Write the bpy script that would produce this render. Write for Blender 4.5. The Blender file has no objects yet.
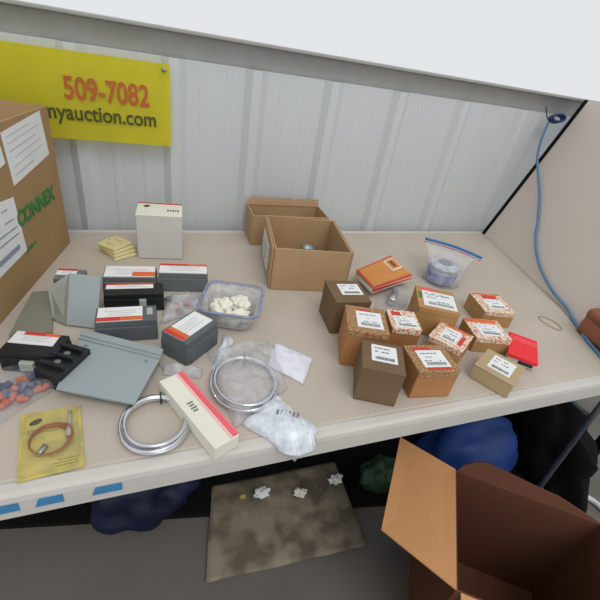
import bpy, bmesh, math, random
from mathutils import Vector, Matrix, noise
random.seed(4)
PI = math.pi
col = bpy.context.scene.collection
TZ = 0.74            # table top height
CZ = TZ + 0.52       # camera height
F = 402.0
WX = Vector((0.93416011, -0.05696051, 0.35227884))
WY = Vector((-0.32425348, -0.54770448, 0.77128431))
WZ = Vector((0.14901195, -0.83473068, -0.53011332))

def ray(px, py):
    v = Vector((px-300, py-300, F))
    return Vector((WX.dot(v), WY.dot(v), WZ.dot(v)))
CAM = Vector((0, 0, CZ))
def on(px, py, z=TZ):                 # a measured point of the photograph on a level plane
    v = ray(px, py); return CAM + v*((z-CZ)/v.z)
def on_plane(px, py, p0, n):
    v = ray(px, py); return CAM + v*((p0-CAM).dot(n)/v.dot(n))

# ------------------------------------------------------------------ materials
def lin(c):
    return tuple(((x/255)/12.92 if x/255 <= 0.04045 else (((x/255)+0.055)/1.055)**2.4) for x in c) + (1,)
MATS = {}
def mat(name, rgb, rough=0.6, metal=0.0, var=0.08, scale=20, bump=0.0, spec=0.4, rgb2=None, stretch=None, lo=0.4, hi=0.6):
    if name in MATS: return MATS[name]
    m = bpy.data.materials.new(name); m.use_nodes = True
    nt = m.node_tree; b = nt.nodes['Principled BSDF']
    b.inputs['Roughness'].default_value = rough; b.inputs['Metallic'].default_value = metal
    b.inputs['Specular IOR Level'].default_value = spec
    tc = nt.nodes.new('ShaderNodeTexCoord'); mp = nt.nodes.new('ShaderNodeMapping')
    if stretch: mp.inputs['Scale'].default_value = stretch
    nt.links.new(tc.outputs['Object'], mp.inputs['Vector'])
    n = nt.nodes.new('ShaderNodeTexNoise'); n.inputs['Scale'].default_value = scale; n.inputs['Detail'].default_value = 4
    nt.links.new(mp.outputs['Vector'], n.inputs['Vector'])
    r = nt.nodes.new('ShaderNodeValToRGB'); c = lin(rgb)
    if rgb2:
        r.color_ramp.elements[0].color = c; r.color_ramp.elements[1].color = lin(rgb2)
        r.color_ramp.elements[0].position = lo; r.color_ramp.elements[1].position = hi
    else:
        r.color_ramp.elements[0].color = tuple(x*(1-var) for x in c[:3])+(1,)
        r.color_ramp.elements[1].color = tuple(min(1, x*(1+var)) for x in c[:3])+(1,)
        r.color_ramp.elements[0].position = .3; r.color_ramp.elements[1].position = .7
    nt.links.new(n.outputs['Fac'], r.inputs['Fac']); nt.links.new(r.outputs['Color'], b.inputs['Base Color'])
    if bump:
        bp = nt.nodes.new('ShaderNodeBump'); bp.inputs['Strength'].default_value = bump; bp.inputs['Distance'].default_value = 0.002
        nt.links.new(n.outputs['Fac'], bp.inputs['Height']); nt.links.new(bp.outputs['Normal'], b.inputs['Normal'])
    MATS[name] = m
    return m
def film(name, rgb, dens=0.3, rough=0.15):
    if name in MATS: return MATS[name]
    m = bpy.data.materials.new(name); m.use_nodes = True
    nt = m.node_tree; b = nt.nodes['Principled BSDF']; out = nt.nodes['Material Output']
    b.inputs['Base Color'].default_value = lin(rgb); b.inputs['Roughness'].default_value = rough
    b.inputs['Specular IOR Level'].default_value = 0.6
    t = nt.nodes.new('ShaderNodeBsdfTransparent'); mx = nt.nodes.new('ShaderNodeMixShader')
    n = nt.nodes.new('ShaderNodeTexNoise'); n.inputs['Scale'].default_value = 60
    tc = nt.nodes.new('ShaderNodeTexCoord'); nt.links.new(tc.outputs['Object'], n.inputs['Vector'])
    mr = nt.nodes.new('ShaderNodeMapRange'); mr.inputs['From Min'].default_value = .3; mr.inputs['From Max'].default_value = .7
    mr.inputs['To Min'].default_value = dens*.6; mr.inputs['To Max'].default_value = min(1, dens*1.4)
    nt.links.new(n.outputs['Fac'], mr.inputs['Value']); nt.links.new(mr.outputs['Result'], mx.inputs['Fac'])
    nt.links.new(t.outputs[0], mx.inputs[1]); nt.links.new(b.outputs[0], mx.inputs[2]); nt.links.new(mx.outputs[0], out.inputs['Surface'])
    MATS[name] = m
    return m

M_table = mat('table_plastic', (185, 175, 162), .55, var=.05, scale=9, bump=.15)
M_rim = mat('table_rim_plastic', (196, 192, 186), .45, var=.03)
M_wall = mat('painted_steel', (198, 202, 204), .45, var=.03, scale=3, stretch=(1, 1, .3), spec=.3)
M_girt = mat('grey_steel_trim', (160, 160, 156), .5, var=.05)
M_kraft = mat('kraft_card', (174, 143, 108), .8, var=.06, scale=14, bump=.05)
M_kraft2 = mat('kraft_card_inside', (165, 132, 96), .85, var=.05)
M_bigk = mat('shipping_card', (160, 130, 90), .8, var=.05, scale=6)
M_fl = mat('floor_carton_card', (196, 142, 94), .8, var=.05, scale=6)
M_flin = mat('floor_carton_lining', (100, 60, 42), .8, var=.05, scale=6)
M_dark = mat('dark_brown_card', (112, 90, 64), .7, var=.1, scale=18)
M_ok = mat('orange_kraft', (170, 118, 74), .7, var=.07, scale=18)
M_ok2 = mat('tan_kraft', (174, 134, 84), .7, var=.07, scale=18)
M_pale = mat('pale_kraft', (176, 154, 118), .75, var=.05, scale=18)
M_cream = mat('orange_lattice_on_cream', (186, 92, 58), .6, scale=240, rgb2=(226, 212, 190), lo=.38, hi=.52)
M_opat = mat('orange_lattice_on_brown', (168, 92, 58), .6, scale=110, rgb2=(186, 142, 96), lo=.42, hi=.55)
M_brp = mat('brown_lattice', (122, 84, 54), .6, scale=240, rgb2=(182, 144, 98), lo=.36, hi=.62)
M_paper = mat('white_paper', (226, 228, 228), .7, var=.03)
M_ink = mat('grey_ink', (110, 112, 118), .7, var=.2, scale=300)
M_dink = mat('dark_ink', (48, 50, 52), .7)
M_redp = mat('red_print', (196, 62, 50), .6)
M_pink = mat('pink_red_print', (226, 96, 108), .6)
M_orp = mat('orange_print', (214, 104, 56), .6)
M_red = mat('bright_red_card', (232, 40, 52), .45, var=.03)
M_redl = mat('faded_red_print', (240, 104, 108), .5)
M_wcard = mat('white_card', (206, 204, 200), .55, var=.03)
M_ccard = mat('cream_card', (224, 222, 208), .55, var=.03)
M_grey = mat('grey_moulded', (108, 114, 116), .5, var=.06, scale=30)
M_dgrey = mat('dark_grey_moulded', (90, 96, 99), .5, var=.08, scale=30)
M_black = mat('black_moulded', (30, 32, 35), .4, var=.15)
M_blk = mat('black_plastic_and_shade', (16, 16, 17), .85, var=.2, spec=.15)  # black of bag and rack; also put in as shade by sheet, heaps, strip
M_steelp = mat('grey_enamel', (150, 160, 163), .38, var=.04, scale=12)
M_olive = mat('olive_grey_enamel', (128, 128, 114), .45, var=.04, scale=12)
M_met = mat('bright_metal', (214, 216, 222), .22, metal=1.0, var=.03)
M_zinc = mat('zinc', (150, 160, 158), .35, metal=.8, var=.1)
M_leg = mat('grey_steel_tube', (84, 90, 98), .4, metal=.5)
M_yel = mat('yellow_vinyl', (236, 226, 60), .5, var=.03)
M_yink = mat('olive_black_ink', (74, 78, 26), .6)
M_ycard = mat('yellow_card', (198, 180, 100), .5, rgb2=(172, 160, 96), scale=40)
M_ivory = mat('ivory_plastic', (214, 204, 150), .4, var=.05)
M_blue = mat('blue_cord_jacket', (88, 126, 162), .45)
M_btape = mat('blue_tape', (64, 128, 172), .5, var=.1, scale=60)
M_tarp = mat('blue_woven_plastic', (20, 56, 122), .55, var=.15, scale=8)
M_ntarp = mat('navy_plastic', (14, 22, 52), .55, var=.15, scale=8)
M_panel = mat('beige_laminate', (208, 197, 187), .6, var=.02, scale=3)
M_leath = mat('brown_leather', (142, 84, 58), .45, var=.12, scale=12)
M_conc = mat('concrete', (104, 100, 94), .85, var=.12, scale=4, bump=.2)
M_green = mat('green_print', (58, 122, 58), .6)
M_dgreen = mat('dark_green_plastic', (34, 62, 40), .5, var=.2)
M_cop = mat('copper_wire', (150, 84, 62), .4, metal=.3)
M_rub = mat('rubber_tan', (176, 158, 130), .6)
M_obk = mat('orange_cover', (200, 134, 68), .6, var=.05)
M_blu2 = mat('blue_zip', (44, 110, 168), .4)
M_pnk2 = mat('pink_zip', (206, 120, 150), .4)
M_purp = mat('blue_violet_label', (88, 92, 160), .5, rgb2=(150, 160, 200), scale=60)
M_whit = mat('white_foam', (232, 230, 214), .7, var=.04, scale=40, bump=.3)
M_litter = mat('littered_paper', (138, 128, 110), .8, rgb2=(96, 88, 76), scale=14)
F_clear = film('clear_film', (222, 224, 230), .22, .12)
F_haze = film('hazy_film', (214, 214, 216), .42, .2)
F_milk = film('milky_film', (226, 232, 240), .85, .3)
F_tub = film('tub_plastic', (206, 206, 206), .5, .15)
F_rimb = film('blue_seal', (140, 152, 184), .75, .3)

# ------------------------------------------------------------------ mesh helpers
def new(): return bmesh.new()
def box(bm, c, s, bev=0.0, rot=None, taper=None):
    r = bmesh.ops.create_cube(bm, size=1.0); vs = r['verts']
    for v in vs:
        v.co = Vector((v.co.x*s[0], v.co.y*s[1], v.co.z*s[2]))
        if taper and v.co.z < 0: v.co.x *= taper; v.co.y *= taper
    if bev:
        es = list({e for v in vs for e in v.link_edges})
        rr = bmesh.ops.bevel(bm, geom=es, offset=bev, segments=2, affect='EDGES', profile=.5)
        vs = list({v for f in rr['faces'] for v in f.verts} | {v for v in vs if v.is_valid})
    M = Matrix.Translation(c) @ (rot.to_4x4() if rot else Matrix())
    bmesh.ops.transform(bm, matrix=M, verts=vs)
    return vs
def quadslab(bm, pts, t, n=None):
    """four points -> thin slab of thickness t going along normal n"""
    pts = [Vector(p) for p in pts]
    if n is None:
        n = (pts[1]-pts[0]).cross(pts[3]-pts[0]).normalized()
    a = [bm.verts.new(p) for p in pts]; b = [bm.verts.new(p+n*t) for p in pts]
    bm.faces.new(b); bm.faces.new(a[::-1])
    k = len(pts)
    for i in range(k): bm.faces.new((a[i], a[(i+1) % k], b[(i+1) % k], b[i]))
def tube(bm, pts, r, seg=8, closed=False):
    pts = [Vector(p) for p in pts]; n = len(pts); rings = []; up = None
    for i, p in enumerate(pts):
        if closed: t = (pts[(i+1) % n]-pts[i-1])
        else: t = pts[min(i+1, n-1)]-pts[max(i-1, 0)]
        t.normalize()
        if up is None:
            up = Vector((0, 0, 1)) if abs(t.z) < .9 else Vector((1, 0, 0))
        s = t.cross(up)
        if s.length < 1e-5: s = t.orthogonal()
        s.normalize(); up = s.cross(t).normalized()
        rings.append([bm.verts.new(p+(s*math.cos(a)+up*math.sin(a))*r) for a in [2*PI*k/seg for k in range(seg)]])
    for i in range(n if closed else n-1):
        a, b = rings[i], rings[(i+1) % n]
        for k in range(seg): bm.faces.new((a[k], a[(k+1) % seg], b[(k+1) % seg], b[k]))
    if not closed:
        bm.faces.new(rings[0][::-1]); bm.faces.new(rings[-1])
def loft(bm, loops, cap0=True, cap1=True):
    R = [[bm.verts.new(p) for p in L] for L in loops]; k = len(R[0])
    for a, b in zip(R, R[1:]):
        for i in range(k): bm.faces.new((a[i], a[(i+1) % k], b[(i+1) % k], b[i]))
    if cap0: bm.faces.new(R[0][::-1])
    if cap1: bm.faces.new(R[-1])
def rrect(w, d, r, z, seg=5):
    out = []
    for cx, cy, a0 in ((w/2-r, d/2-r, 0), (-w/2+r, d/2-r, PI/2), (-w/2+r, -d/2+r, PI), (w/2-r, -d/2+r, 1.5*PI)):
        for i in range(seg+1):
            a = a0+PI/2*i/seg; out.append(Vector((cx+r*math.cos(a), cy+r*math.sin(a), z)))
    return out
def circ(r, z, seg=20, c=(0, 0)):
    return [Vector((c[0]+r*math.cos(2*PI*i/seg), c[1]+r*math.sin(2*PI*i/seg), z)) for i in range(seg)]
def sstep(x): return max(0, min(1, x))
def pillow(bm, q, h, rough=.3, n=16, seed=0, freq=40, base=0.001, edge=None, sheet=.0012, p=.5):
    """closed crumpled pillow over the quad q (world points, in order); drapes down past the table's front edge"""
    q = [Vector(x) for x in q]
    def P(u, v): return q[0]*(1-u)*(1-v)+q[1]*u*(1-v)+q[2]*u*v+q[3]*(1-u)*v
    top, bot = {}, {}
    for i in range(n+1):
        for j in range(n+1):
            u, v = i/n, j/n; w = P(u, v)
            e = max(0, (16*u*(1-u)*v*(1-v)))**p
            nz = noise.noise(Vector((w.x*freq+seed*7.3, w.y*freq, seed)))
            wob = Vector((noise.noise(Vector((v*4, seed, 1.3+u*2))), noise.noise(Vector((u*4, seed, 5.1+v*2))), 0))*h*.35
            z = h*e*(1+rough*nz*1.5)+rough*h*.3*(nz+.4)*(1-e)*.6
            z = max(z, 0)
            for d, dz in ((top, base+sheet+z), (bot, base)):
                pt = w+wob+Vector((0, 0, dz))
                if edge is not None and pt.y < edge:
                    s = edge-pt.y; k = pt.z-w.z
                    pt = Vector((pt.x, edge-.004-k, w.z-s+.002))
                d[i, j] = bm.verts.new(pt)
    for i in range(n):
        for j in range(n):
            bm.faces.new((top[i, j], top[i+1, j], top[i+1, j+1], top[i, j+1]))
            bm.faces.new((bot[i, j], bot[i, j+1], bot[i+1, j+1], bot[i+1, j]))
    for i in range(n):
        bm.faces.new((top[i, 0], bot[i, 0], bot[i+1, 0], top[i+1, 0])); bm.faces.new((top[i+1, n], bot[i+1, n], bot[i, n], top[i, n]))
        bm.faces.new((top[0, i+1], bot[0, i+1], bot[0, i], top[0, i])); bm.faces.new((top[n, i], bot[n, i], bot[n, i+1], top[n, i+1]))
    bmesh.ops.recalc_face_normals(bm, faces=bm.faces)
def blob(bm, c, s, seed=0, amp=.25, sub=3):
    r = bmesh.ops.create_icosphere(bm, subdivisions=sub, radius=1)
    for v in r['verts']:
        k = 1+amp*noise.noise(v.co*2+Vector((seed, 0, 0)))
        v.co = Vector((v.co.x*s[0]*k, v.co.y*s[1]*k, v.co.z*s[2]*k))+Vector(c)
def text_mesh(body, M, w=None, h=None, depth=.0006, bold=0):
    """lettering as mesh data; w: total width, h: total height; M places it (x right, y up, z out)"""
    cu = bpy.data.curves.new('lettering', 'FONT'); cu.body = body; cu.extrude = depth; cu.offset = bold
    o = bpy.data.objects.new('lettering_tmp', cu); col.objects.link(o)
    bpy.context.view_layer.update()
    me = bpy.data.meshes.new_from_object(o.evaluated_get(bpy.context.evaluated_depsgraph_get()))
    bpy.data.objects.remove(o); bm = new(); bm.from_mesh(me)
    xs = [v.co.x for v in bm.verts]; ys = [v.co.y for v in bm.verts]
    sx = w/(max(xs)-min(xs)) if w else 1; sy = h/(max(ys)-min(ys)) if h else sx
    for v in bm.verts:
        v.co = M @ Vector(((v.co.x-min(xs))*sx, v.co.y*sy, v.co.z))
    return bm

def obj(name, bm, m, parent=None, smooth=False, world=False, bevel=0):
    me = bpy.data.meshes.new(name)
    if world and parent:
        bmesh.ops.transform(bm, matrix=chain(parent).inverted(), verts=bm.verts)
    if smooth:
        for f in bm.faces: f.smooth = True
    bm.to_mesh(me); bm.free(); me.materials.append(m)
    o = bpy.data.objects.new(name, me); col.objects.link(o)
    if parent: o.parent = parent
    return o
def chain(o):
    M = Matrix.LocRotScale(o.location, o.rotation_euler, o.scale)
    return chain(o.parent) @ M if o.parent else M
def tag(o, label, cat, group=None, kind=None):
    o['label'] = label; o['category'] = cat
    if group: o['group'] = group
    if kind: o['kind'] = kind
    return o
def thing(name, label, cat, loc=(0, 0, 0), rz=0, group=None):
    o = bpy.data.objects.new(name, None); col.objects.link(o); o.empty_display_size = .05
    o.location = loc; o.rotation_euler = (0, 0, rz)
    return tag(o, label, cat, group)
def struct(name, bm, m, parent=None, smooth=False):
    o = obj(name, bm, m, parent, smooth); 
    if not parent: o['kind'] = 'structure'
    return o

# ------------------------------------------------------------------ setting
WALL_Y = 1.200; WT = TZ+.437
bm = new(); quadslab(bm, [(-2.5, -1.2, -.05), (3.2, -1.2, -.05), (3.2, WALL_Y+.1, -.05), (-2.5, WALL_Y+.1, -.05)], .05, Vector((0, 0, 1)))
struct('floor', bm, M_conc)
ribs = [-1.07, -.835, -.60, -.365, -.135, .092, .305, .535, .762, 1.008, 1.268, 1.51, 1.75, 1.99, 2.23]
prof = [(-1.3, 0)]
for k, x in enumerate(ribs):
    prof += [(x-.030, 0), (x-.012, -.016), (x+.012, -.016), (x+.032, 0)]
    nx = ribs[k+1] if k+1 < len(ribs) else x+.23
    for t in (1/3, 2/3):
        m_ = x+(nx-x)*t
        prof += [(m_-.010, 0), (m_-.005, -.0015), (m_+.005, -.0015), (m_+.010, 0)]
prof += [(2.55, 0)]
bm = new()
lo = [bm.verts.new((x, WALL_Y+y, 0)) for x, y in prof]; hi = [bm.verts.new((x, WALL_Y+y, WT+.01)) for x, y in prof]
lo2 = [bm.verts.new((x, WALL_Y+.004+y, 0)) for x, y in prof]; hi2 = [bm.verts.new((x, WALL_Y+.004+y, WT+.01)) for x, y in prof]
for i in range(len(prof)-1):
    bm.faces.new((lo[i], lo[i+1], hi[i+1], hi[i])); bm.faces.new((lo2[i+1], lo2[i], hi2[i], hi2[i+1]))
    bm.faces.new((hi[i], hi[i+1], hi2[i+1], hi2[i]))
struct('wall_back', bm, M_wall)
bm = new(); box(bm, (.62, WALL_Y+.022, WT+.025), (3.86, .03, .08), .004); box(bm, (.62, WALL_Y+.03, WT+.068), (3.86, .11, .008), .002)
struct('trim_1', bm, M_girt)

# ------------------------------------------------------------------ the folding table
TX0, TX1, TY0, TY1 = -.92, 1.42, .367, 1.174
tc = ((TX0+TX1)/2, (TY0+TY1)/2)
t = thing('folding_table', 'long off-white plastic folding table along the ribbed wall, carrying all the boxes', 'table', (tc[0], tc[1], 0))
W_, D_ = TX1-TX0, TY1-TY0
bm = new(); loft(bm, [rrect(W_-.05, D_-.05, .025, TZ-.03), rrect(W_-.044, D_-.044, .028, TZ-.0012), rrect(W_-.05, D_-.05, .025, TZ)])
obj('tabletop', bm, M_table, t)
bm = new()
def rimloop(a, z): return rrect(W_+a, D_+a, .04, z)
R = [rimloop(-.046, TZ-.035), rimloop(-.046, TZ-.002), rimloop(-.036, TZ), rimloop(-.012, TZ-.001), rimloop(-.003, TZ-.006), rimloop(0, TZ-.014), rimloop(0, TZ-.034), rimloop(-.005, TZ-.036), rimloop(-.005, TZ-.05), rimloop(-.03, TZ-.052), rimloop(-.046, TZ-.035)]
loft(bm, R, False, False)
bmesh.ops.remove_doubles(bm, verts=bm.verts, dist=1e-5)
obj('rim', bm, M_rim, t)
for sx in (-1, 1):
    x = sx*(W_/2-.190)
    for sy in (-1, 1):
        bm = new(); y = sy*(D_/2-.09)
        tube(bm, [(x, y, TZ-.04), (x, y, .40), (x+sx*.02, y, .02), (x+sx*.02, y, 0)], .009, 10)
        lg = obj('leg', bm, M_leg, t, True)
        bm = new(); tube(bm, [(x+sx*.02, y, .001), (x+sx*.02, y, .03)], .012, 10); obj('foot_cap', bm, M_black, lg, True)
    bm = new(); tube(bm, [(x, -(D_/2-.09), .45), (x, D_/2-.09, .45)], .007, 8); obj('cross_bar', bm, M_leg, t, True)
    bm = new(); tube(bm, [(x, 0, .45), (x-sx*.20, 0, TZ-.045)], .007, 8); obj('brace', bm, M_leg, t, True)
for y in (-.30, .30):
    bm = new(); box(bm, (0, y, TZ-.045), (W_-.3, .03, .02), .002); obj('rail', bm, M_leg, t)
for x0, x1 in ((-12, 13), (29, 60), (89, 121)):
    a = on_plane(x0, 492-(x0*.118), Vector((0, TY0, 0)), Vector((0, 1, 0))); b = on_plane(x1, 492-(x1*.118), Vector((0, TY0, 0)), Vector((0, 1, 0)))
    bm = new(); z0, z1 = TZ-.032, TZ-.016
    quadslab(bm, [(a.x, TY0-.0004, z0), (b.x, TY0-.0004, z0), (b.x, TY0-.0004, z1), (a.x+.006, TY0-.0004, z1)], .0005, Vector((0, -1, 0)))
    o = obj('tape_strip', bm, M_btape, t, world=True); o['label'] = 'blue tape stuck on the front edge'

# ------------------------------------------------------------------ leaning panel, rack behind it, cord
p0 = on(485, 235, TZ+.001); p0.y = 1.140
p1 = on(575, 319, TZ+.001)
dirb = (p1-p0).normalized()
ptop = Vector((1.470, 1.140, 1.248))
dt = ptop-p0
nrm = dirb.cross(dt).normalized()
if nrm.x > 0: nrm = -nrm                      # towards the camera's side
L = (p1-p0).length+.02
pan = thing('laminate_panel', 'large beige laminate panel standing on the right end of the table, leaning away', 'panel', tuple(p0+dirb*L/2))
bm = new(); quadslab(bm, [p0, p0+dirb*L, p0+dirb*L+dt, p0+dt], .022, -nrm); obj('board', bm, M_panel, pan, world=True)
e_ = dt.normalized()
bm = new(); quadslab(bm, [p0-dirb*.004, p0-dirb*.004+dt, p0-dirb*.012+dt, p0-dirb*.012], .024, -nrm)  # black strip stands for the shaded gap between panel and wall
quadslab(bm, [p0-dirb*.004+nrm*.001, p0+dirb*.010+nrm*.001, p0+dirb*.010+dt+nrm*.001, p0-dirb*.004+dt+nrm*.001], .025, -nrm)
o = obj('gap_shade_strip', bm, M_blk, pan, world=True); o['label'] = 'dark strip painted in for the shaded gap by the wall'
# black rack behind the panel
bk = -nrm
ra = p0+dt*.93+bk*.045+Vector((.03, 0, 0)); rb = Vector((ra.x+.015, ra.y-.62, ra.z))
rk = thing('metal_rack', 'black metal rack behind the leaning beige panel', 'rack', (ra.x+.05, ra.y-.3, 0))
for q in (ra+dirb*.02, rb):
    bm = new(); box(bm, (q.x+.03, q.y, .63), (.03, .03, 1.26), .002); obj('post', bm, M_blk, rk, world=True)
bm = new(); tube(bm, [ra+dirb*.02+Vector((.03, 0, .03)), rb+Vector((.03, 0, .03))], .016, 8); obj('rail', bm, M_blk, rk, world=True)
# cord
hk = Vector((1.345, WALL_Y-.03, TZ+.425))
def PP(x, y, off=.008): return on_plane(x, y, p0+nrm*off, nrm)
pts = [on_plane(549, 122, Vector((0, WALL_Y-.035, 0)), Vector((0, 1, 0))), on_plane(542, 138, Vector((0, WALL_Y-.045, 0)), Vector((0, 1, 0))),
       on_plane(537.5, 156, Vector((0, WALL_Y-.065, 0)), Vector((0, 1, 0))), PP(538, 172, .016), PP(539.5, 195), PP(538, 220), PP(535.5, 238), PP(537, 256), PP(543, 274), PP(554, 293), PP(566, 307)]
e1 = on(577, 322, TZ+.0045); e2 = on(588, 335, TZ+.0045); e3 = on(606, 356, TZ+.0045); e4 = on(640, 392, TZ+.0045)
pts += [e1-Vector((.008, 0, 0)), e2-Vector((.016, 0, 0)), e3-Vector((.016, 0, 0)), e4-Vector((.010, 0, 0))]
def smoothpath(p, k=6):
    out = []
    for i in range(len(p)-1):
        a = p[max(i-1, 0)]; b = p[i]; c = p[i+1]; d = p[min(i+2, len(p)-1)]
        for j in range(k):
            t_ = j/k
            out.append(.5*((2*b)+(c-a)*t_+(2*a-5*b+4*c-d)*t_*t_+(3*b-a-3*c+d)*t_**3))
    return out+[p[-1]]
cord = thing('power_cord', 'blue cord hanging from the wall trim down across the beige panel', 'cord', tuple(pts[0]))
bm = new(); tube(bm, smoothpath(pts), .0042, 8); obj('cord', bm, M_blue, cord, True, world=True)
c0 = pts[0]
bm = new()
for k in range(3):
    lp = [c0+Vector((.022+.03*math.cos(a)+.004*k, -.004*k, .012+.012*math.sin(a)+.003*k)) for a in [2*PI*i/20 for i in range(20)]]
    tube(bm, lp, .0038, 8, True)
o = obj('knot', bm, mat('navy_jacket', (48, 62, 104), .5), cord, True, world=True); o['label'] = 'coiled navy knot at the top of the cord'
bm = new(); tube(bm, smoothpath([Vector((c0.x-.05, WALL_Y-.04, WT+.03)), Vector((c0.x-.03, WALL_Y-.045, WT-.0)), c0+Vector((0, 0, .005))]), .0018, 6)
obj('tie', bm, M_dink, cord, True, world=True)

# brown leather case at the right edge
cp = on(577, 326, TZ)
lb = thing('leather_case', 'brown leather case on the table at the right edge, beside the blue cord', 'case', tuple(cp+dirb*.118+Vector((-dirb.y, dirb.x, 0))*.060), math.atan2(dirb.y, dirb.x)+PI/2)
rot = Matrix.Rotation(0, 3, 'Z')
bm = new(); loft(bm, [rrect(.16, .20, .012, .001), rrect(.164, .204, .014, .02), rrect(.16, .20, .014, .052)]); obj('body', bm, M_leath, lb, True)
bm = new(); loft(bm, [rrect(.164, .204, .014, .053), rrect(.162, .202, .014, .066), rrect(.15, .19, .014, .074)]); obj('lid', bm, M_leath, lb, True)
bm = new(); box(bm, (-.085, 0, .04), (.006, .03, .02), .002); obj('clasp', bm, M_zinc, lb)

# ------------------------------------------------------------------ banner
BY = WALL_Y-.040
bn = thing('auction_banner', 'yellow auction banner with dark web address on the ribbed wall', 'banner', (-.1, BY, TZ+.243))
bm = new(); n = 24
for i in range(n):
    pass
x0, x1 = -.62, .080
g = {}
for i in range(n+1):
    for j in range(9):
        x = x0+(x1-x0)*i/n; z = TZ+.243+.19*j/8
        g[i, j] = bm.verts.new((x, BY+.0012*math.sin(i*1.1), z))
for i in range(n):
    for j in range(8): bm.faces.new((g[i, j], g[i+1, j], g[i+1, j+1], g[i, j+1]))
r = bmesh.ops.solidify(bm, geom=bm.faces[:], thickness=-.0015)
obj('vinyl_sheet', bm, M_yel, bn, world=True)
def wallM(x, z): return Matrix(((1, 0, 0, x), (0, 0, -1, BY-.003), (0, 1, 0, z), (0, 0, 0, 1)))
obj('web_address', text_mesh('myauction.com', wallM(-.206, TZ+.289), .250, .044, bold=.015), M_yink, bn, world=True)
obj('phone_number', text_mesh('509-7082', wallM(-.155, TZ+.335), .185, .05, bold=.02), mat('brick_ink', (178, 92, 44), .6), bn, world=True)
for x in (.066,):
    for z in (TZ+.42,):
        bm = new(); tube(bm, [(x, BY-.006, z), (x, BY+.02, z)], .005, 10); obj('grommet', bm, M_zinc, bn, True, world=True)

# ------------------------------------------------------------------ big carton at left
a = on(70, 243, TZ); b = on(0, 325, TZ)
fd = (b-a).normalized(); fn = Vector((-fd.y, fd.x, 0)) if (-fd.y) > 0 else Vector((fd.y, -fd.x, 0))
CW, CD, CH = .56, .27, .327
a = a+fd*.0
yaw = math.atan2(fd.y, fd.x)+PI/2
cen = a+fd*CW/2-fn*CD/2
bc = thing('shipping_carton', 'big brown shipping carton with white labels and green print, left end of table', 'box', (cen.x, cen.y, TZ), 0)
T = .005
def wp(s, t, z): return a+fd*s-fn*t+Vector((0, 0, z))     # s along the visible face, t inwards
bm = new()
for q, nn in (([wp(0, 0, .001), wp(CW, 0, .001), wp(CW, 0, CH), wp(0, 0, CH)], -fn), ([wp(0, CD, .001), wp(CW, CD, .001), wp(CW, CD, CH), wp(0, CD, CH)], fn),
              ([wp(0, T, .001), wp(0, CD-T, .001), wp(0, CD-T, CH), wp(0, T, CH)], fd), ([wp(CW, T, .001), wp(CW, CD-T, .001), wp(CW, CD-T, CH), wp(CW, T, CH)], -fd),
              ([wp(T, T, .001), wp(CW-T, T, .001), wp(CW-T, CD-T, .001), wp(T, CD-T, .001)], Vector((0, 0, 1)))):
    quadslab(bm, q, T, nn)
obj('body', bm, M_bigk, bc, world=True)
def flap(p, q, out, up, ln, m, parent, nm='flap', t=.004, cut=.03):
    """flap hinged on p-q, reaching ln along a direction mixing out and up"""
    d = (out+up).normalized()*ln; k = (q-p).normalized()*cut; n_ = (q-p).cross(d).normalized()
    bm = new(); quadslab(bm, [p, q, q-k+d, p+k+d], t, n_); return obj(nm, bm, m, parent, world=True)
UP = Vector((0, 0, 1))
flap(wp(.006, CD-.002, CH), wp(CW-.006, CD-.002, CH), -fn*.2, UP*1.0, .05, M_bigk, bc)
flap(wp(.002, .006, CH), wp(.002, CD-.006, CH), fd*.5, UP*-1.0, .12, M_bigk, bc)
def FP(x, y): return on_plane(x, y, a+fn*.0006, fn)
def facequad(pts, m, nm, parent, t=.0006):
    bm = new(); quadslab(bm, [FP(*p) for p in pts], t, fn); return obj(nm, bm, m, parent, world=True)
l1 = facequad([(0, 133), (39, 110.5), (49, 154), (14, 186)], M_paper, 'label', bc)
l2 = facequad([(-14, 208), (13, 197), (27, 250), (-6, 284)], M_paper, 'label', bc)
l3 = facequad([(-8, 150), (0, 146), (5, 163), (-4, 172)], M_paper, 'label', bc)
def lerp(p, q, t): return (p[0]+(q[0]-p[0])*t, p[1]+(q[1]-p[1])*t)
def lines(quad, rows, parent, m=M_ink, w=.25):
    bm = new(); A, B, C_, D = quad
    for (v, u0, u1, w) in rows:
        p = [lerp(lerp(A, B, u0), lerp(D, C_, u0), v), lerp(lerp(A, B, u1), lerp(D, C_, u1), v), lerp(lerp(A, B, u1), lerp(D, C_, u1), v+w), lerp(lerp(A, B, u0), lerp(D, C_, u0), v+w)]
        quadslab(bm, [on_plane(x, y, a+fn*.0014, fn) for x, y in p], .0002, fn)
    return obj('print', bm, m, parent, world=True)
lt = mat('pale_grey_ink', (192, 190, 190), .7)
lines([(0, 133), (39, 110.5), (49, 154), (14, 186)], [(.12, .1, .7, .02), (.25, .1, .9, .02), (.4, .1, .8, .03), (.55, .2, .9, .02), (.7, .1, .9, .02), (.85, .1, .6, .03)], l1, lt)
lines([(-14, 208), (13, 197), (27, 250), (-6, 284)], [(.15, .5, .7, .02), (.35, .55, .85, .02), (.5, .3, .9, .025), (.62, .3, .9, .025), (.8, .2, .85, .08)], l2, mat('slate_ink', (142, 150, 166), .7))
A0 = FP(19, 228); ex = (-fd); 
TM = Matrix((( ex.x, 0, fn.x, A0.x), (ex.y, 0, fn.y, A0.y), (0, 1, 0, A0.z), (0, 0, 0, 1)))
wd = (FP(54, 193)-A0).length
obj('green_print', text_mesh('CONNEX', TM, wd, .034, .0012, bold=.035), M_green, bc, world=True)
facequad([(26, 254), (36, 243), (36, 240.5), (27, 249)], M_green, 'green_mark', bc)

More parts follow.
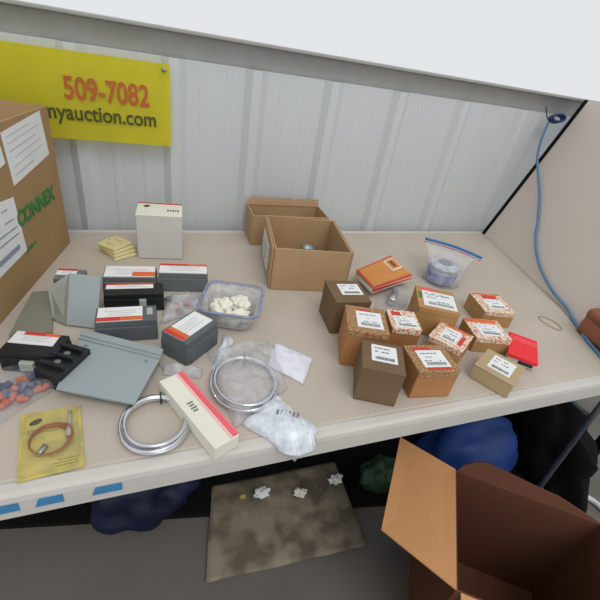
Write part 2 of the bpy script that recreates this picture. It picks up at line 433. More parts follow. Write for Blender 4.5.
# ------------------------------------------------------------------ small boxes
def card_box(name, label, cat, f, body, lidm, kind, group=None, lab=None, tilt=0, z=TZ):
    x, y, a_, w, d, h = f
    t = thing(name, label, cat, (x, y, z+.0008), a_, group)
    bm = new(); box(bm, (0, 0, h/2-.001), (w, d, h-.002), .0012); bo = obj('body', bm, body, t)
    # seam of the side flap on the front face
    bm = new(); box(bm, (0, 0, h-.0006), (w+.0012, d+.0012, .0022), .0008)
    box(bm, (0, -d/2-.0008, h-.006), (w-.004, .001, .012), .0003) if kind != 'plain' else None
    obj('lid', bm, lidm, t)
    if lab:
        u0, v0, u1, v1 = lab         # fractions of the top from back-left
        X0, X1 = -w/2+w*u0, -w/2+w*u1; Y0, Y1 = d/2-d*v0, d/2-d*v1
        bm = new(); box(bm, ((X0+X1)/2, (Y0+Y1)/2, h+.0009), (X1-X0, Y0-Y1, .0006)); lo_ = obj('label', bm, M_paper, t)
        lo_['label'] = 'white sticker on the lid'
        bm = new(); W2, H2 = X1-X0, Y0-Y1
        rows = 2 if kind == 'plain' else 3
        for r_ in range(rows):
            yy = Y0-H2*(.2+.22*r_); xx = X0+W2*.12
            while xx < X1-W2*.25:
                l = W2*random.uniform(.05, .14)
                if random.random() < .7: box(bm, (xx+l/2, yy, h+.0013), (l, H2*.05, .0003))
                xx += l+W2*.03
        xx = X0+W2*.15
        while xx < X1-W2*.12:
            l = W2*random.uniform(.012, .03); box(bm, (xx+l/2, Y1+H2*.2, h+.0013), (l, H2*.17, .0003)); xx += l+W2*random.uniform(.012, .02)
        obj('barcode', bm, M_dink if kind == 'plain' else M_ink, lo_)
    return t
def stripe(t, h, w, d, u0, v0, u1, v1, m, nm='red_band'):
    X0, X1 = -w/2+w*u0, -w/2+w*u1; Y0, Y1 = d/2-d*v0, d/2-d*v1
    bm = new(); box(bm, ((X0+X1)/2, (Y0+Y1)/2, h+.00075), (X1-X0, Y0-Y1, .0005)); return obj(nm, bm, m, t)
G = 'small fitting boxes on the right half of the table'
FA = (.411, .659, -.10, .080, .089, .082); FB = (.400, .547, -.37, .080, .086, .087); FC = (.496, .555, -.33, .062, .068, .072)
FD = (.386, .450, -.46, .075, .080, .076); FE = (.489, .442, -.14, .084, .073, .066); FF = (.626, .618, -.50, .092, .098, .073)
FG = (.607, .521, -.99, .074, .077, .043); FH = (.817, .627, -.24, .083, .087, .044); FI = (.722, .536, -.27, .086, .075, .039)
FJ = (.661, .425, -1.07, .078, .080, .034)
S = 'box'
t = card_box('fitting_box', 'dark brown cardboard box with white sticker, touching the open kraft carton, beside the orange packet', S, FA, M_dark, M_dark, 'plain', G, (.28, .18, .90, .68))
t = card_box('fitting_box', 'brown lattice printed box with red-topped white label, between the two dark brown boxes', S, FB, M_ok, M_brp, 'lat', G, (.24, .20, .88, .84))
stripe(t, FB[5], FB[3], FB[4], .26, .10, .6, .21, M_redp)
t = card_box('fitting_box', 'small orange and cream lattice box touching the right side of the brown lattice box', S, FC, M_ok, M_cream, 'lat', G, (.16, .34, .92, .92))
stripe(t, FC[5], FC[3], FC[4], .12, .12, .45, .34, M_redp)
t = card_box('fitting_box', 'dark brown cardboard box with white sticker, nearest to the table front edge', S, FD, M_dark, M_dark, 'plain', G, (.22, .12, .84, .70))
t = card_box('fitting_box', 'orange-brown box with wide plain front face, right of the frontmost dark brown box', S, FE, M_ok, M_brp, 'lat', G, (.20, .22, .84, .86))
stripe(t, FE[5], FE[3], FE[4], .15, .10, .6, .22, M_redp); stripe(t, FE[5], FE[3], FE[4], .25, .88, .8, .95, M_redp)
t = card_box('fitting_box', 'large tan box with handwritten white label, directly in front of the zip bag', S, FF, M_ok2, M_ok2, 'lat', G, (.14, .20, .96, .90))
stripe(t, FF[5], FF[3], FF[4], .12, .06, .5, .19, M_pink); stripe(t, FF[5], FF[3], FF[4], .04, .3, .12, .6, M_green, 'green_band')
bm = new()
sc = [Vector((-.03+.006*i, .012+.006*math.sin(i*2.1)+.002*i*.3, FF[5]+.0018)) for i in range(10)]
tube(bm, smoothpath(sc, 4), .0004, 5); obj('handwriting', bm, M_dink, t)
t = card_box('fitting_box', 'orange and cream lattice box turned diagonally in the middle of the cluster', S, FG, M_ok2, M_cream, 'lat', G, (.24, .18, .72, .86))
stripe(t, FG[5], FG[3], FG[4], .2, .02, .95, .12, M_orp, 'orange_band'); stripe(t, FG[5], FG[3], FG[4], .76, .3, .88, .8, M_redp)
t = card_box('fitting_box', 'orange and cream lattice box farthest to the right and back of the cluster', S, FH, M_ok2, M_cream, 'lat', G, (.26, .36, .84, .84))
stripe(t, FH[5], FH[3], FH[4], .02, .02, .98, .10, M_orp, 'orange_band'); stripe(t, FH[5], FH[3], FH[4], .3, .12, .8, .3, M_redp)
t = card_box('fitting_box', 'orange and cream lattice box between the pale kraft box and the farthest lattice box', S, FI, M_ok2, M_cream, 'lat', G, (.2, .30, .85, .86))
stripe(t, FI[5], FI[3], FI[4], .02, .02, .9, .2, M_orp, 'orange_band')
t = card_box('fitting_box', 'pale kraft box with bold white label leaning in toward the flat red box', S, FJ, M_pale, M_pale, 'plain', G, (.24, .14, .82, .80))
t['label'] = 'pale kraft box with white label, in front of the flat red box'
# red box
t = thing('red_box', 'flat bright red box with pale lettering band, right of the pale kraft box', 'box', (.787, .480, TZ+.001), -.80)
bm = new(); box(bm, (0, 0, .009), (.058, .092, .016), .001); obj('tray', bm, M_wcard, t)
bm = new(); box(bm, (0, 0, .019), (.062, .098, .008), .001); ld = obj('lid', bm, M_red, t)
bm = new()
for r_ in range(3):
    for k in range(11): box(bm, (-.0265+k*.0053, .032-.0065*r_, .0232), (.0036, .004, .0003))
obj('print', bm, M_redl, ld)
bm = new(); box(bm, (.010, -.0465, .009), (.03, .0008, .008)); obj('label', bm, M_dink, t)

# ------------------------------------------------------------------ open kraft cartons
def open_carton(name, label, f, m, mi, z=TZ):
    x, y, a_, w, d, h = f; T = .004
    t = thing(name, label, 'box', (x, y, z+.001), a_)
    bm = new()
    box(bm, (0, 0, T/2), (w-.001, d-.001, T)); 
    for s in (-1, 1):
        box(bm, (s*(w/2-T/2), 0, h/2), (T, d, h), .0008); box(bm, (0, s*(d/2-T/2), h/2), (w-2*T, T, h), .0008)
    obj('body', bm, m, t)
    return t
CFh = (.396, .897, -.17, .192, .208, .113)
t = open_carton('kraft_carton', 'open kraft carton in front, showing a grey metal fitting inside', CFh, M_kraft, M_kraft2)
# folded double wall flaps on the sides, and a white label on the left side
for s in (-1, 1):
    bm = new(); box(bm, (s*(.096+.003), 0, .0585), (.004, .204, .108), .001); obj('side_flap', bm, M_kraft, t)
bm = new(); box(bm, (-.1015, .015, .052), (.0006, .12, .07)); o = obj('label', bm, M_paper, t); o['label'] = 'white label on the left side'
bm = new()
for k in range(5): box(bm, (-.102, .015, .03+.011*k), (.0004, .1-.02*(k % 2), .003))
obj('print', bm, M_ink, o)
t = open_carton('kraft_carton', 'second kraft carton behind the open one, against the ribbed wall', (.412, 1.106, -.03, .236, .10, .092), M_kraft, M_kraft2)
bm = new(); q = [Vector((-.116, .047, .090)), Vector((.116, .047, .090)), Vector((.116, .052, .112)), Vector((.045, .052, .111)), Vector((.035, .052, .108)), Vector((.02, .052, .111)), Vector((-.1, .052, .112)), Vector((-.116, .05, .104))]
quadslab(bm, q, .003, Vector((0, -1, .1)).normalized()); obj('back_flap', bm, M_kraft, t)
# grey fitting inside
p = on(311, 246, TZ+.05)
t = thing('conduit_fitting', 'grey metal conduit fitting lying inside the open kraft carton', 'fitting', (.425, .935, TZ+.0062), .3)
bm = new(); loft(bm, [circ(.028, 0), circ(.028, .02), circ(.024, .022), circ(.024, .045), circ(.018, .047), circ(.018, .028)], True, True); obj('body', bm, M_zinc, t, True)
bm = new(); loft(bm, [circ(.031, .024, 6), circ(.031, .034, 6)]); obj('lock_nut', bm, M_zinc, t)
bm = new(); tube(bm, [(.02, 0, .012), (.045, 0, .012)], .004, 8); box(bm, (.047, 0, .012), (.006, .012, .012), .001); obj('screw', bm, M_zinc, t)

# ------------------------------------------------------------------ white tall box
t = thing('carton_box', 'tall white glossy box standing against the wall under the yellow banner', 'box', (.040, 1.025, TZ+.0008), -.10)
w, d, h = .108, .085, .117
bm = new(); box(bm, (0, 0, h/2), (w, d, h), .002); obj('body', bm, M_wcard, t)
bm = new(); box(bm, (0, 0, h+.0006), (w+.001, d+.001, .0024), .0008); ld = obj('lid', bm, M_ccard, t)
bm = new(); box(bm, (0, d/2-.004, h+.002), (w, .007, .0006)); obj('red_edge', bm, M_redp, ld)
bm = new(); box(bm, (-.032, .018, h+.002), (.014, .012, .0005), rot=Matrix.Rotation(.6, 3, 'Z')); obj('logo', bm, M_dink, ld)
bm = new()
for k in range(5): box(bm, (.02+.006*k, -.006, h+.002), (.004, .014-.003*(k % 2), .0005))
obj('print', bm, M_ink, ld)

# ------------------------------------------------------------------ ivory wall plates
for k in range(4):
    p = on(121, 254, TZ)
    t = thing('wall_plate', ['bottom ivory wall plate of the small stack left of the tall white box', 'second ivory wall plate from the bottom of the stack by the tall white box', 'third ivory wall plate from the bottom of the stack by the tall white box', 'topmost ivory wall plate of the stack left of the tall white box'][k], 'wall plate', (p.x-.004*k, p.y+.004*k, TZ+.0008+.0072*k), .5+.1*k, 'stacked ivory wall plates')
    bm = new(); loft(bm, [rrect(.062, .058, .003, 0), rrect(.062, .058, .003, .003), rrect(.055, .051, .003, .0065)]); obj('plate', bm, M_ivory, t)
    if k == 3:
        for s in (-1, 1):
            bm = new(); box(bm, (s*.014, 0, .0082), (.010, .022, .0036), .001); obj('rocker', bm, M_ivory, t)
        for s in (-1, 1):
            bm = new(); loft(bm, [circ(.0022, .0063, 8, (0, s*.018)), circ(.002, .0074, 8, (0, s*.018))]); obj('screw', bm, M_zinc, t)

# ------------------------------------------------------------------ breakers
def breaker(label, f, m, lab, red, side, handle=None, lines_=False, z=TZ, tilt=None):
    x, y, a_, w, d, h = f
    t = thing('circuit_breaker', label, 'circuit breaker', (x, y, z+.001), a_, 'grey and black circuit breakers')
    if tilt: t.rotation_euler = (tilt[0], tilt[1], a_)
    bm = new(); box(bm, (0, 0, h*.36), (w, d, h*.72), .0015); box(bm, (0, 0, h*.86), (w*.985, d*.94, h*.28), .0015)
    for s in (-1, 1): box(bm, (s*w*.36, -d/2, h*.3), (w*.12, .002, h*.4), .0005)
    if lines_:
        for k in range(3): box(bm, (w/2, 0, h*(.25+.22*k)), (.0016, d*.9, h*.06), .0003)
    obj('body', bm, m, t)
    u0, v0, u1, v1 = lab
    X0, X1 = -w/2+w*u0, -w/2+w*u1; Y0, Y1 = d/2-d*v0, d/2-d*v1
    bm = new(); box(bm, ((X0+X1)/2, (Y0+Y1)/2, h+.0006), (X1-X0, Y0-Y1, .0008)); lb_ = obj('label', bm, M_paper, t); lb_['label'] = 'white label with red and orange edge'
    if red:
        ru0, rv0, ru1, rv1, rm, split = red
        RX0, RX1 = X0+(X1-X0)*ru0, X0+(X1-X0)*ru1; RY0, RY1 = Y0-(Y0-Y1)*rv0, Y0-(Y0-Y1)*rv1
        xm = RX0+(RX1-RX0)*split
        bm = new(); box(bm, ((RX0+xm)/2, (RY0+RY1)/2, h+.0013), (xm-RX0, RY0-RY1, .0005)); obj('red_band', bm, M_redp, lb_)
        if split < 1:
            bm = new(); box(bm, ((RX1+xm)/2, (RY0+RY1)/2, h+.0013), (RX1-xm, RY0-RY1, .0005)); obj('orange_band', bm, M_orp, lb_)
    bm = new()
    for k in range(4):
        yy = Y0-(Y0-Y1)*(.3+.14*k)
        box(bm, ((X0+X1)/2+.003*(k % 2), yy, h+.0012), ((X1-X0)*(.7-.1*(k % 3)), (Y0-Y1)*.04, .0003))
    obj('print', bm, lt, lb_)
    if handle:
        hx, hy, hz, s = handle
        bm = new(); box(bm, (hx, hy, hz), s, .0015); o = obj('toggle_handle', bm, mat('pale_green_plastic', (168, 178, 164), .5), t)
    return t
breaker('grey circuit breaker with red-edged label, in front of the tall white box', (.080, .842, -.12, .109, .047, .047), M_grey, (.02, .06, .98, .94), (0, 0, 1, .2, 0, .6), 0)
t = breaker('grey circuit breaker with torn white-and-orange label, back row, beside the stack of ivory plates', (-.034, .848, -.09, .110, .054, .040), M_grey, (.03, .05, .97, .92), (.55, .55, 1, .95, 0, .0), 0)
breaker('black circuit breaker with a narrow label and pale toggle, second row from the wall', (-.026, .773, -.04, .116, .045, .042), M_black, (.03, .04, .82, .5), (0, 0, 1, .3, 0, 1), 0, (.016, -.0235, .022, (.014, .008, .016)))
breaker('grey circuit breaker, orange-red stripe at label front, behind the large flat grey cover', (-.040, .678, -.02, .108, .052, .046), M_dgrey, (.04, .08, .76, .95), (.0, .72, 1, .98, 0, .5), 0, (.041, .004, .0465, (.011, .022, .003)))
breaker('grey circuit breaker turned diagonally with ribbed side, next to the clear tub', (.070, .615, .74, .086, .064, .052), M_dgrey, (.02, .10, .98, .80), (0, 0, .22, 1, 0, .5), 0, (-.0365, 0, .032, (.004, .022, .016)), True)
t = breaker('black circuit breaker with red-topped label, at left edge above the bag of wire connectors', (-.180, .618, -.30, .088, .058, .040), M_black, (.04, .05, .84, .58), (.2, 0, 1, .25, 0, .6), 0, (.0, -.031, .018, (.022, .010, .018)))
# the open second half of the black breaker: a wide terminal block beside it
t = thing('terminal_block', 'black terminal block between the leftmost black breaker and the grey cover', 'terminal block', (-.136, .579, TZ+.001), -.55)
bm = new(); box(bm, (0, 0, .017), (.046, .074, .034), .002)
for k in range(3): box(bm, (0, -.022+.022*k, .038), (.042, .006, .010), .001)
obj('body', bm, M_black, t)
for k in range(2):
    bm = new(); loft(bm, [circ(.005, .034, 10, (.0, -.011+.022*k)), circ(.005, .037, 10, (.0, -.011+.022*k))]); obj('screw', bm, M_zinc, t)
breaker('grey circuit breaker half hidden between the big carton and the leaning grey cover', (-.150, .835, -.15, .055, .045, .046), M_grey, (.02, .05, .7, .6), (0, 0, 1, .3, 0, 1), 0)

# ------------------------------------------------------------------ covers
A_, B_, C_, D2 = on(83, 333, TZ+.024), on(163, 353, TZ+.024), on(134.5, 404, TZ+.024), on(56, 389, TZ+.024)
t = thing('cover_plate', 'large light grey enamelled cover plate lying flat, behind the bare wire coil', 'cover', tuple(((A_+C_)/2).xy)+(TZ+.001,))
bm = new(); quadslab(bm, [A_, D2, C_, B_], .0025, Vector((0, 0, -1)))
obj('plate', bm, M_steelp, t, world=True)
bm = new()
def lip(p, q, hgt, dz=0): quadslab(bm, [p, q, q-Vector((0, 0, hgt)), p-Vector((0, 0, hgt))], .002, (q-p).cross(UP).normalized())
cc_ = (A_+B_+C_+D2)/4; A3, B3, C3, D3 = [p.lerp(cc_, .24)-UP*.003 for p in (A_, B_, C_, D2)]
lip(A3, D3, .018); lip(D3, C3, .018); lip(C3, B3, .018); lip(B3, A3, .018)
obj('flange', bm, M_steelp, t, world=True)
back = ((A_-D2)+(B_-C_))*.5; bkn = back.normalized()
bm = new(); quadslab(bm, [A_+UP*.006-bkn*.012, B_+UP*.006-bkn*.012, B_+UP*.006+bkn*.004, A_+UP*.006+bkn*.004], .008, Vector((0, 0, -1)))
quadslab(bm, [A_+UP*.003-bkn*.018, B_+UP*.003-bkn*.018, B_+UP*.003-bkn*.012, A_+UP*.003-bkn*.012], .004, Vector((0, 0, -1)))
o = obj('hinge_bar', bm, M_steelp, t, world=True)
for k in (.12, .85):
    c = A_.lerp(B_, k)-bkn*.03
    bm = new(); loft(bm, [[v+c for v in circ(.003, .0, 10)], [v+c for v in circ(.003, .0012, 10)]]); obj('rivet', bm, M_zinc, t, world=True)
# leaning grey cover with bent side
pbl, pbr = on(67, 325, TZ+.002), on(98, 329, TZ+.002)
ptl, ptr = on(70, 274, TZ+.062), on(101, 277, TZ+.062)
t = thing('cover_plate', 'grey cover plate with a bent side, propped up against the breakers by the big carton', 'cover', tuple(pbl.lerp(pbr, .5)))
bm = new(); quadslab(bm, [pbl, pbr, ptr, ptl], .003); obj('plate', bm, M_steelp, t, world=True)
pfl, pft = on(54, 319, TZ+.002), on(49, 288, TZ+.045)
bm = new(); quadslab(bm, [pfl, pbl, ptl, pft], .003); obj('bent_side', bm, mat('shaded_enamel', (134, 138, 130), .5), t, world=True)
# olive plate lying
q = [on(32, 292, TZ+.014), on(52, 290, TZ+.014), on(52, 332, TZ+.008), on(9, 335, TZ+.008)]
t = thing('cover_plate', 'olive-grey cover plate lying beside the foot of the big carton', 'cover', (q[2].x-.03, q[2].y+.03, TZ+.001))
bm = new(); quadslab(bm, q, .003, Vector((0, 0, -1))); obj('plate', bm, M_olive, t, world=True)
bm = new()
for i in range(4):
    p_, q_ = q[i], q[(i+1) % 4]
    quadslab(bm, [p_-UP*.003, q_-UP*.003, Vector((q_.x, q_.y, TZ+.0015)), Vector((p_.x, p_.y, TZ+.0015))], .002, (q_-p_).cross(UP).normalized())
obj('flange', bm, M_olive, t, world=True)

# ------------------------------------------------------------------ coils
def coil(name, label, c, R_, turns, r, m, tag_cat='wire coil', ry=1.0, z=TZ, zr=.010):
    t = thing(name, label, tag_cat, (c[0], c[1], z+.001))
    n = 48; pts = []
    for i in range(int(n*turns)):
        a_ = 2*PI*i/n; k = a_/(2*PI)
        rr = R_+.0035*math.sin(k*2.4+.5)
        pts.append(Vector((rr*math.cos(a_), rr*ry*math.sin(a_), r+.001+zr*(.5-.5*math.cos(k*1.7+a_*.05))+.0006*math.sin(a_*3))))
    bm = new(); tube(bm, pts, r, 7); obj('wire', bm, m, t, True)
    bm = new()
    c1 = Vector((R_*math.cos(1.35), R_*ry*math.sin(1.35), .007)); 
    tube(bm, [c1+Vector((0, .008*math.cos(b_), .009*math.sin(b_)))for b_ in [2*PI*i/14 for i in range(14)]], .0014, 6, True)
    o = obj('tie', bm, M_dink, t, True, world=False); o['label'] = 'dark tie'
    return t
c = on(154, 423, TZ+.008)
coil('wire_coil', 'bare bright metal wire coil near the table front edge, left of the red-striped box', (c.x+.002, c.y), .0465, 7.4, .0028, M_met, ry=1.08)
c = on(245, 383, TZ+.01)
coil('wire_coil', 'bright metal wire coil sealed inside a clear plastic bag', (c.x, c.y+.002), .055, 5.6, .0026, M_met, ry=1.14, zr=.012)
bq = [on(208, 352, TZ), on(268, 342, TZ), on(288, 388, TZ), on(234, 430, TZ)]
bm = new(); pillow(bm, bq, .024, .35, 22, 3, 45, p=.35, base=.0008)
tag(obj('plastic_bag', bm, film('coil_bag_film', (216, 216, 218), .32, .1), None, True), 'clear plastic bag holding a wire coil, between the red-striped box and the paper packet', 'bag')

# white box with pink stripe
FW = (.070, .446, .44, .040, .155, .028)
t = thing('narrow_box', 'long narrow white box with a red stripe lying between the two wire coils', 'box', (FW[0], FW[1], TZ+.0008), .42)
A1, B1, C1, D1 = on(161, 384, TZ+.028), on(181, 368, TZ+.028), on(238, 432, TZ+.028), on(216, 450, TZ+.028)
ctr = (A1+B1+C1+D1)/4; dl = ((A1-D1)+(B1-C1))/2; wl = ((B1-A1)+(C1-D1))/2
t.location = (ctr.x, ctr.y, TZ+.0008); yaw = math.atan2(dl.y, dl.x)-PI/2; t.rotation_euler = (0, 0, yaw)
wd_, dp_ = wl.length*.96, dl.length
bm = new(); box(bm, (0, 0, .0135), (wd_, dp_, .027), .0012); obj('body', bm, M_ccard, t)
bm = new(); box(bm, (wd_/2-.006, 0, .0273), (.009, dp_-.001, .0006)); box(bm, (wd_/2+.0003, 0, .018), (.0006, dp_-.001, .018)); obj('red_stripe', bm, M_pink, t)
bm = new(); box(bm, (wd_/2-.0135, 0, .0273), (.003, dp_-.001, .0006)); obj('pale_stripe', bm, mat('pale_pink_print', (236, 176, 176), .6), t)
bm = new(); 
for k in range(4): box(bm, (-.006, .012-.006*k, .0273), (.010-.002*(k % 2), .003, .0005))
obj('print', bm, M_ink, t)
for s in (-1, 1):
    bm = new(); box(bm, (0, s*(dp_/2+.0006), .0135), (wd_-.003, .0012, .024), .0004); obj('end_flap', bm, M_ccard, t)

# ------------------------------------------------------------------ tub with white pouches
c = on(234, 302, TZ+.03); cc = (.166, .703)
t = thing('clear_tub', 'clear square food tub with blue-tinted rim holding white pouches', 'tub', (cc[0], cc[1], TZ+.0008), -.36)
bm = new()
outer = [rrect(.084, .084, .016, .0), rrect(.094, .094, .018, .008), rrect(.116, .116, .02, .050)]
inner = [rrect(.113, .113, .019, .050), rrect(.091, .091, .017, .009), rrect(.082, .082, .015, .002)]
loft(bm, outer+inner); obj('body', bm, F_tub, t, True)
bm = new(); R2 = [rrect(.114, .114, .02, .048), rrect(.128, .128, .026, .0485), rrect(.129, .129, .026, .052), rrect(.120, .120, .023, .053), rrect(.114, .114, .02, .048)]
loft(bm, R2, False, False); bmesh.ops.remove_doubles(bm, verts=bm.verts, dist=1e-5); o = obj('rim', bm, F_rimb, t, True); o['label'] = 'blue-tinted rim'
for k, (dx, dy, s, lb_) in enumerate(((-.020, .006, (.022, .026, .019), 'crumpled white pouch at the left inside the clear tub'), (.022, .012, (.021, .024, .018), 'crumpled white pouch at the right inside the clear tub'), (.006, -.026, (.030, .015, .015), 'crumpled cream pouch at the front inside the clear tub'))):
    bm = new(); blob(bm, (0, 0, s[2]*1.15), s, k*3, .5, 4)
    o = obj('white_pouch', bm, M_whit, None, True); o.location = (cc[0]+dx, cc[1]+dy, TZ+.0032); tag(o, lb_, 'pouch', 'white pouches in the tub')

# ------------------------------------------------------------------ bags
q = [on(243, 424, TZ), on(272, 396, TZ), on(316, 432, TZ), on(309, 466, TZ)]
bm = new(); pillow(bm, q, .022, .25, 26, 8, 26, edge=TY0+.0, p=.5)
t = tag(obj('plastic_bag', bm, F_milk, None, True), 'milky white plastic bag with faint dark lettering, hanging over the table front edge', 'bag')
pc = on(287, 413, TZ+.024)
bm = new()
for k in range(6):
    box(bm, (pc.x-.014+.006*k, pc.y+.005-.0025*k, TZ+.0245), (.003, .010, .0006), rot=Matrix.Rotation(-.5, 3, 'Z'))
o = obj('print', bm, M_ink, t); 
q = [on(275, 343, TZ), on(313, 359, TZ), on(303, 385, TZ), on(267, 366, TZ)]
bm = new(); pillow(bm, q, .006, .8, 14, 5, 60)
tag(obj('paper_packet', bm, mat('packet_paper', (222, 222, 232), .6, var=.04, scale=60), None, True), 'small white paper packet beside the clear bag with the coil', 'packet')
q = [on(158, 350, TZ), on(196, 362, TZ), on(226, 366, TZ), on(166, 376, TZ)]
q = [on(150, 352, TZ), on(214, 350, TZ), on(226, 372, TZ), on(158, 374, TZ)]
q = [on(140, 350, TZ), on(172, 357, TZ), on(200, 372, TZ), on(150, 364, TZ)]
q = [on(160, 360, TZ), on(186, 372, TZ), on(184, 379, TZ), on(146, 364, TZ)]
bm = new(); pillow(bm, [on(160, 364, TZ), on(203, 370, TZ), on(201, 379, TZ), on(163, 376, TZ)], .012, .5, 14, 9, 60)
tag(obj('plastic_bag', bm, F_haze, None, True), 'crumpled clear plastic wrapper in front of the diagonal grey breaker', 'bag')
bm = new(); pillow(bm, [on(224, 335, TZ), on(234, 340, TZ), on(226, 362, TZ), on(212, 372, TZ)], .012, .6, 14, 12, 60)
tag(obj('plastic_bag', bm, F_milk, None, True), 'crumpled milky wrapper right of the diagonal grey breaker, left of the bagged coil', 'bag')

def wire_nut(x, y, z, s, m, label, name, cat, group, rot):
    bm = new(); loft(bm, [circ(.0055*s, 0, 8), circ(.006*s, .003*s, 8), circ(.0035*s, .015*s, 8), circ(.002*s, .0165*s, 8)])
    o = obj(name, bm, m, None, True); o.location = (x, y, z); o.rotation_euler = rot
    return tag(o, label, cat, group)
cols = [(mat('orange_nut', (196, 92, 40), .5), 'orange', 10), (mat('blue_nut', (44, 62, 104), .5), 'blue', 9), (mat('grey_nut', (96, 100, 118), .5), 'grey', 7)]
q0, q1, q2, q3 = on(-6, 388, TZ), on(36, 376, TZ), on(58, 386, TZ), on(-4, 419, TZ)
k = 0; cells = [(i, j) for i in range(7) for j in range(4)]; random.shuffle(cells)
for m_, nm, cnt in cols:
    for i in range(cnt):
        ci, cj = cells[k]; k += 1
        u, v = (ci+.6)/7.2, (cj+.6)/4.2
        p = (q0*(1-u)+q1*u)*(1-v)+(q3*(1-u)+q2*u)*v
        wire_nut(p.x, p.y, TZ+.0085, .95, m_, nm+' cone-shaped wire connector in the clear bag at the left table edge', 'wire_connector', 'wire connector', nm+' wire connectors', (PI/2+.1, 0, random.uniform(0, 6.28)))
bm = new(); pillow(bm, [on(-22, 380, TZ), on(38, 368, TZ), on(68, 384, TZ), on(-14, 432, TZ)], .022, .3, 22, 15, 45, p=.3)
tag(obj('plastic_bag', bm, film('thin_film', (200, 204, 214), .16, .1), None, True), 'clear plastic bag of orange and blue wire connectors at the left table edge', 'bag')
for k, (x, y, m_, nm) in enumerate(((177, 308, M_redp, 'dark red'), (184, 306, M_redp, 'dark red'), (194, 313, M_obk, 'amber'), (181, 315, mat('grey_nut2', (130, 126, 134), .5), 'dull grey'), (172, 302, mat('grey_nut2', (130, 126, 134), .5), 'dull grey'), (188, 302, mat('grey_nut2', (130, 126, 134), .5), 'dull grey'))):
    p = on(x, y, TZ)  # small plastic caps, shaped as wire nuts
    wire_nut(p.x, p.y, TZ+.0085, 1.0, m_, nm+' plastic cap in the clear bag among the breakers', 'plastic_cap', 'plastic_cap', nm+' plastic caps', (PI/2+.1, 0, k*1.1))
bm = new(); pillow(bm, [on(167, 297, TZ), on(199, 296, TZ), on(203, 314, TZ), on(160, 324, TZ)], .020, .4, 18, 21, 50, p=.35)
tag(obj('plastic_bag', bm, F_haze, None, True), 'clear bag of small red and amber plastic caps between the breakers and the tub', 'bag')

# yellow card with wire loop
q = [on(21, 416, TZ), on(80.6, 406.5, TZ), on(85, 467, TZ), on(17, 484, TZ)]
ctr = sum(q, Vector())/4
t = thing('retail_card', 'yellow retail card with a copper wire loop, near the blue tape on the table edge', 'package', (ctr.x, ctr.y, TZ+.0008))
bm = new(); quadslab(bm, [p+UP*.0008 for p in q][::-1], .0016, UP); obj('card', bm, M_ycard, t, world=True)
def cuv(u, v, z=0): return ((q[0]*(1-u)+q[1]*u)*(1-v)+(q[3]*(1-u)+q[2]*u)*v)+UP*z
bm = new()
c = cuv(.47, .52)
for k in range(4):
    tube(bm, [c+Vector((.0235*(1+.05*k)*math.cos(b_)+.001*k, .0235*(1+.05*k)*math.sin(b_), .0055+.0012*k)) for b_ in [2*PI*i/30 for i in range(30)]], .0011, 6, True)
obj('wire_loop', bm, M_cop, t, True, world=True)
bm = new(); bmesh.ops.create_circle(bm, cap_ends=True, segments=20, radius=1); 
c1 = cuv(.25, .17, .0028); bmesh.ops.transform(bm, matrix=Matrix.Translation(c1) @ Matrix.Rotation(.5, 4, 'Z') @ Matrix.Diagonal((.0085, .005, 1, 1)), verts=bm.verts)
bmesh.ops.solidify(bm, geom=bm.faces[:], thickness=.0003); obj('emblem', bm, M_dink, t, world=True)
bm = new()
for v, u0, u1 in ((.30, .12, .7), (.34, .12, .6), (.86, .5, .9), (.90, .55, .9), (.82, .6, .92)):
    quadslab(bm, [cuv(u0, v, .0026), cuv(u0, v+.018, .0026), cuv(u1, v+.018, .0026), cuv(u1, v, .0026)], .0002, UP)
obj('print', bm, mat('olive_print', (132, 134, 60), .6), t, world=True)
bm = new(); tube(bm, [cuv(.82, .10, .005), cuv(.80, .34, .005)], .0028, 8); tube(bm, [cuv(.80, .34, .005), cuv(.78, .52, .006)], .0045, 8)
obj('connector', bm, mat('grey_plug', (160, 160, 150), .5), t, True, world=True)
bm = new(); tube(bm, [cuv(.3, .72, .005), cuv(.42, .60, .007)], .004, 8); obj('crimp_end', bm, M_zinc, t, True, world=True)
bm = new(); pillow(bm, [cuv(.06, .03), cuv(.96, .03), cuv(.96, .96), cuv(.06, .96)], .013, .2, 16, 30, 50, base=.0026, p=.3); obj('blister', bm, film('blister_film', (214, 206, 150), .10, .12), t, True, world=True)

# ------------------------------------------------------------------ orange packet and the dark boxes under it
q = [on(356, 271, TZ+.036), on(391, 256, TZ+.036), on(412, 276, TZ+.034), on(373, 289, TZ+.034)]
ctr = sum(q, Vector())/4
ub = thing('dark_box', 'small dark grey box mostly hidden under the orange packet', 'box', (ctr.x+.026, ctr.y+.026, TZ+.0008), .45)
bm = new(); box(bm, (0, 0, .0085), (.115, .066, .016), .002); obj('body', bm, mat('umber_card', (92, 84, 74), .7), ub)
bm = new(); box(bm, (0, 0, .017), (.117, .068, .002), .0008); obj('lid', bm, mat('umber_card', (92, 84, 74), .7), ub)
t = thing('orange_packet', 'orange and white packet with a small window, between the zip bag and the open carton', 'packet', (ctr.x, ctr.y, TZ+.0205))
bm = new(); quadslab(bm, [p for p in q][::-1], .002, UP); 
obj('cover', bm, M_obk, t, world=True)
bm = new(); quadslab(bm, [Vector((p.x, p.y, TZ+.0205)) for p in q][::-1], .0115, UP); 
obj('pages', bm, M_ccard, t, world=True)
def quv(u, v, z=0): return ((q[0]*(1-u)+q[1]*u)*(1-v)+(q[3]*(1-u)+q[2]*u)*v)+UP*z
def qstrip(u0, v0, u1, v1, m, nm, z=.0022, th=.0003):
    bm = new(); quadslab(bm, [quv(u0, v0, z), quv(u0, v1, z), quv(u1, v1, z), quv(u1, v0, z)], th, UP); return obj(nm, bm, m, t, world=True)
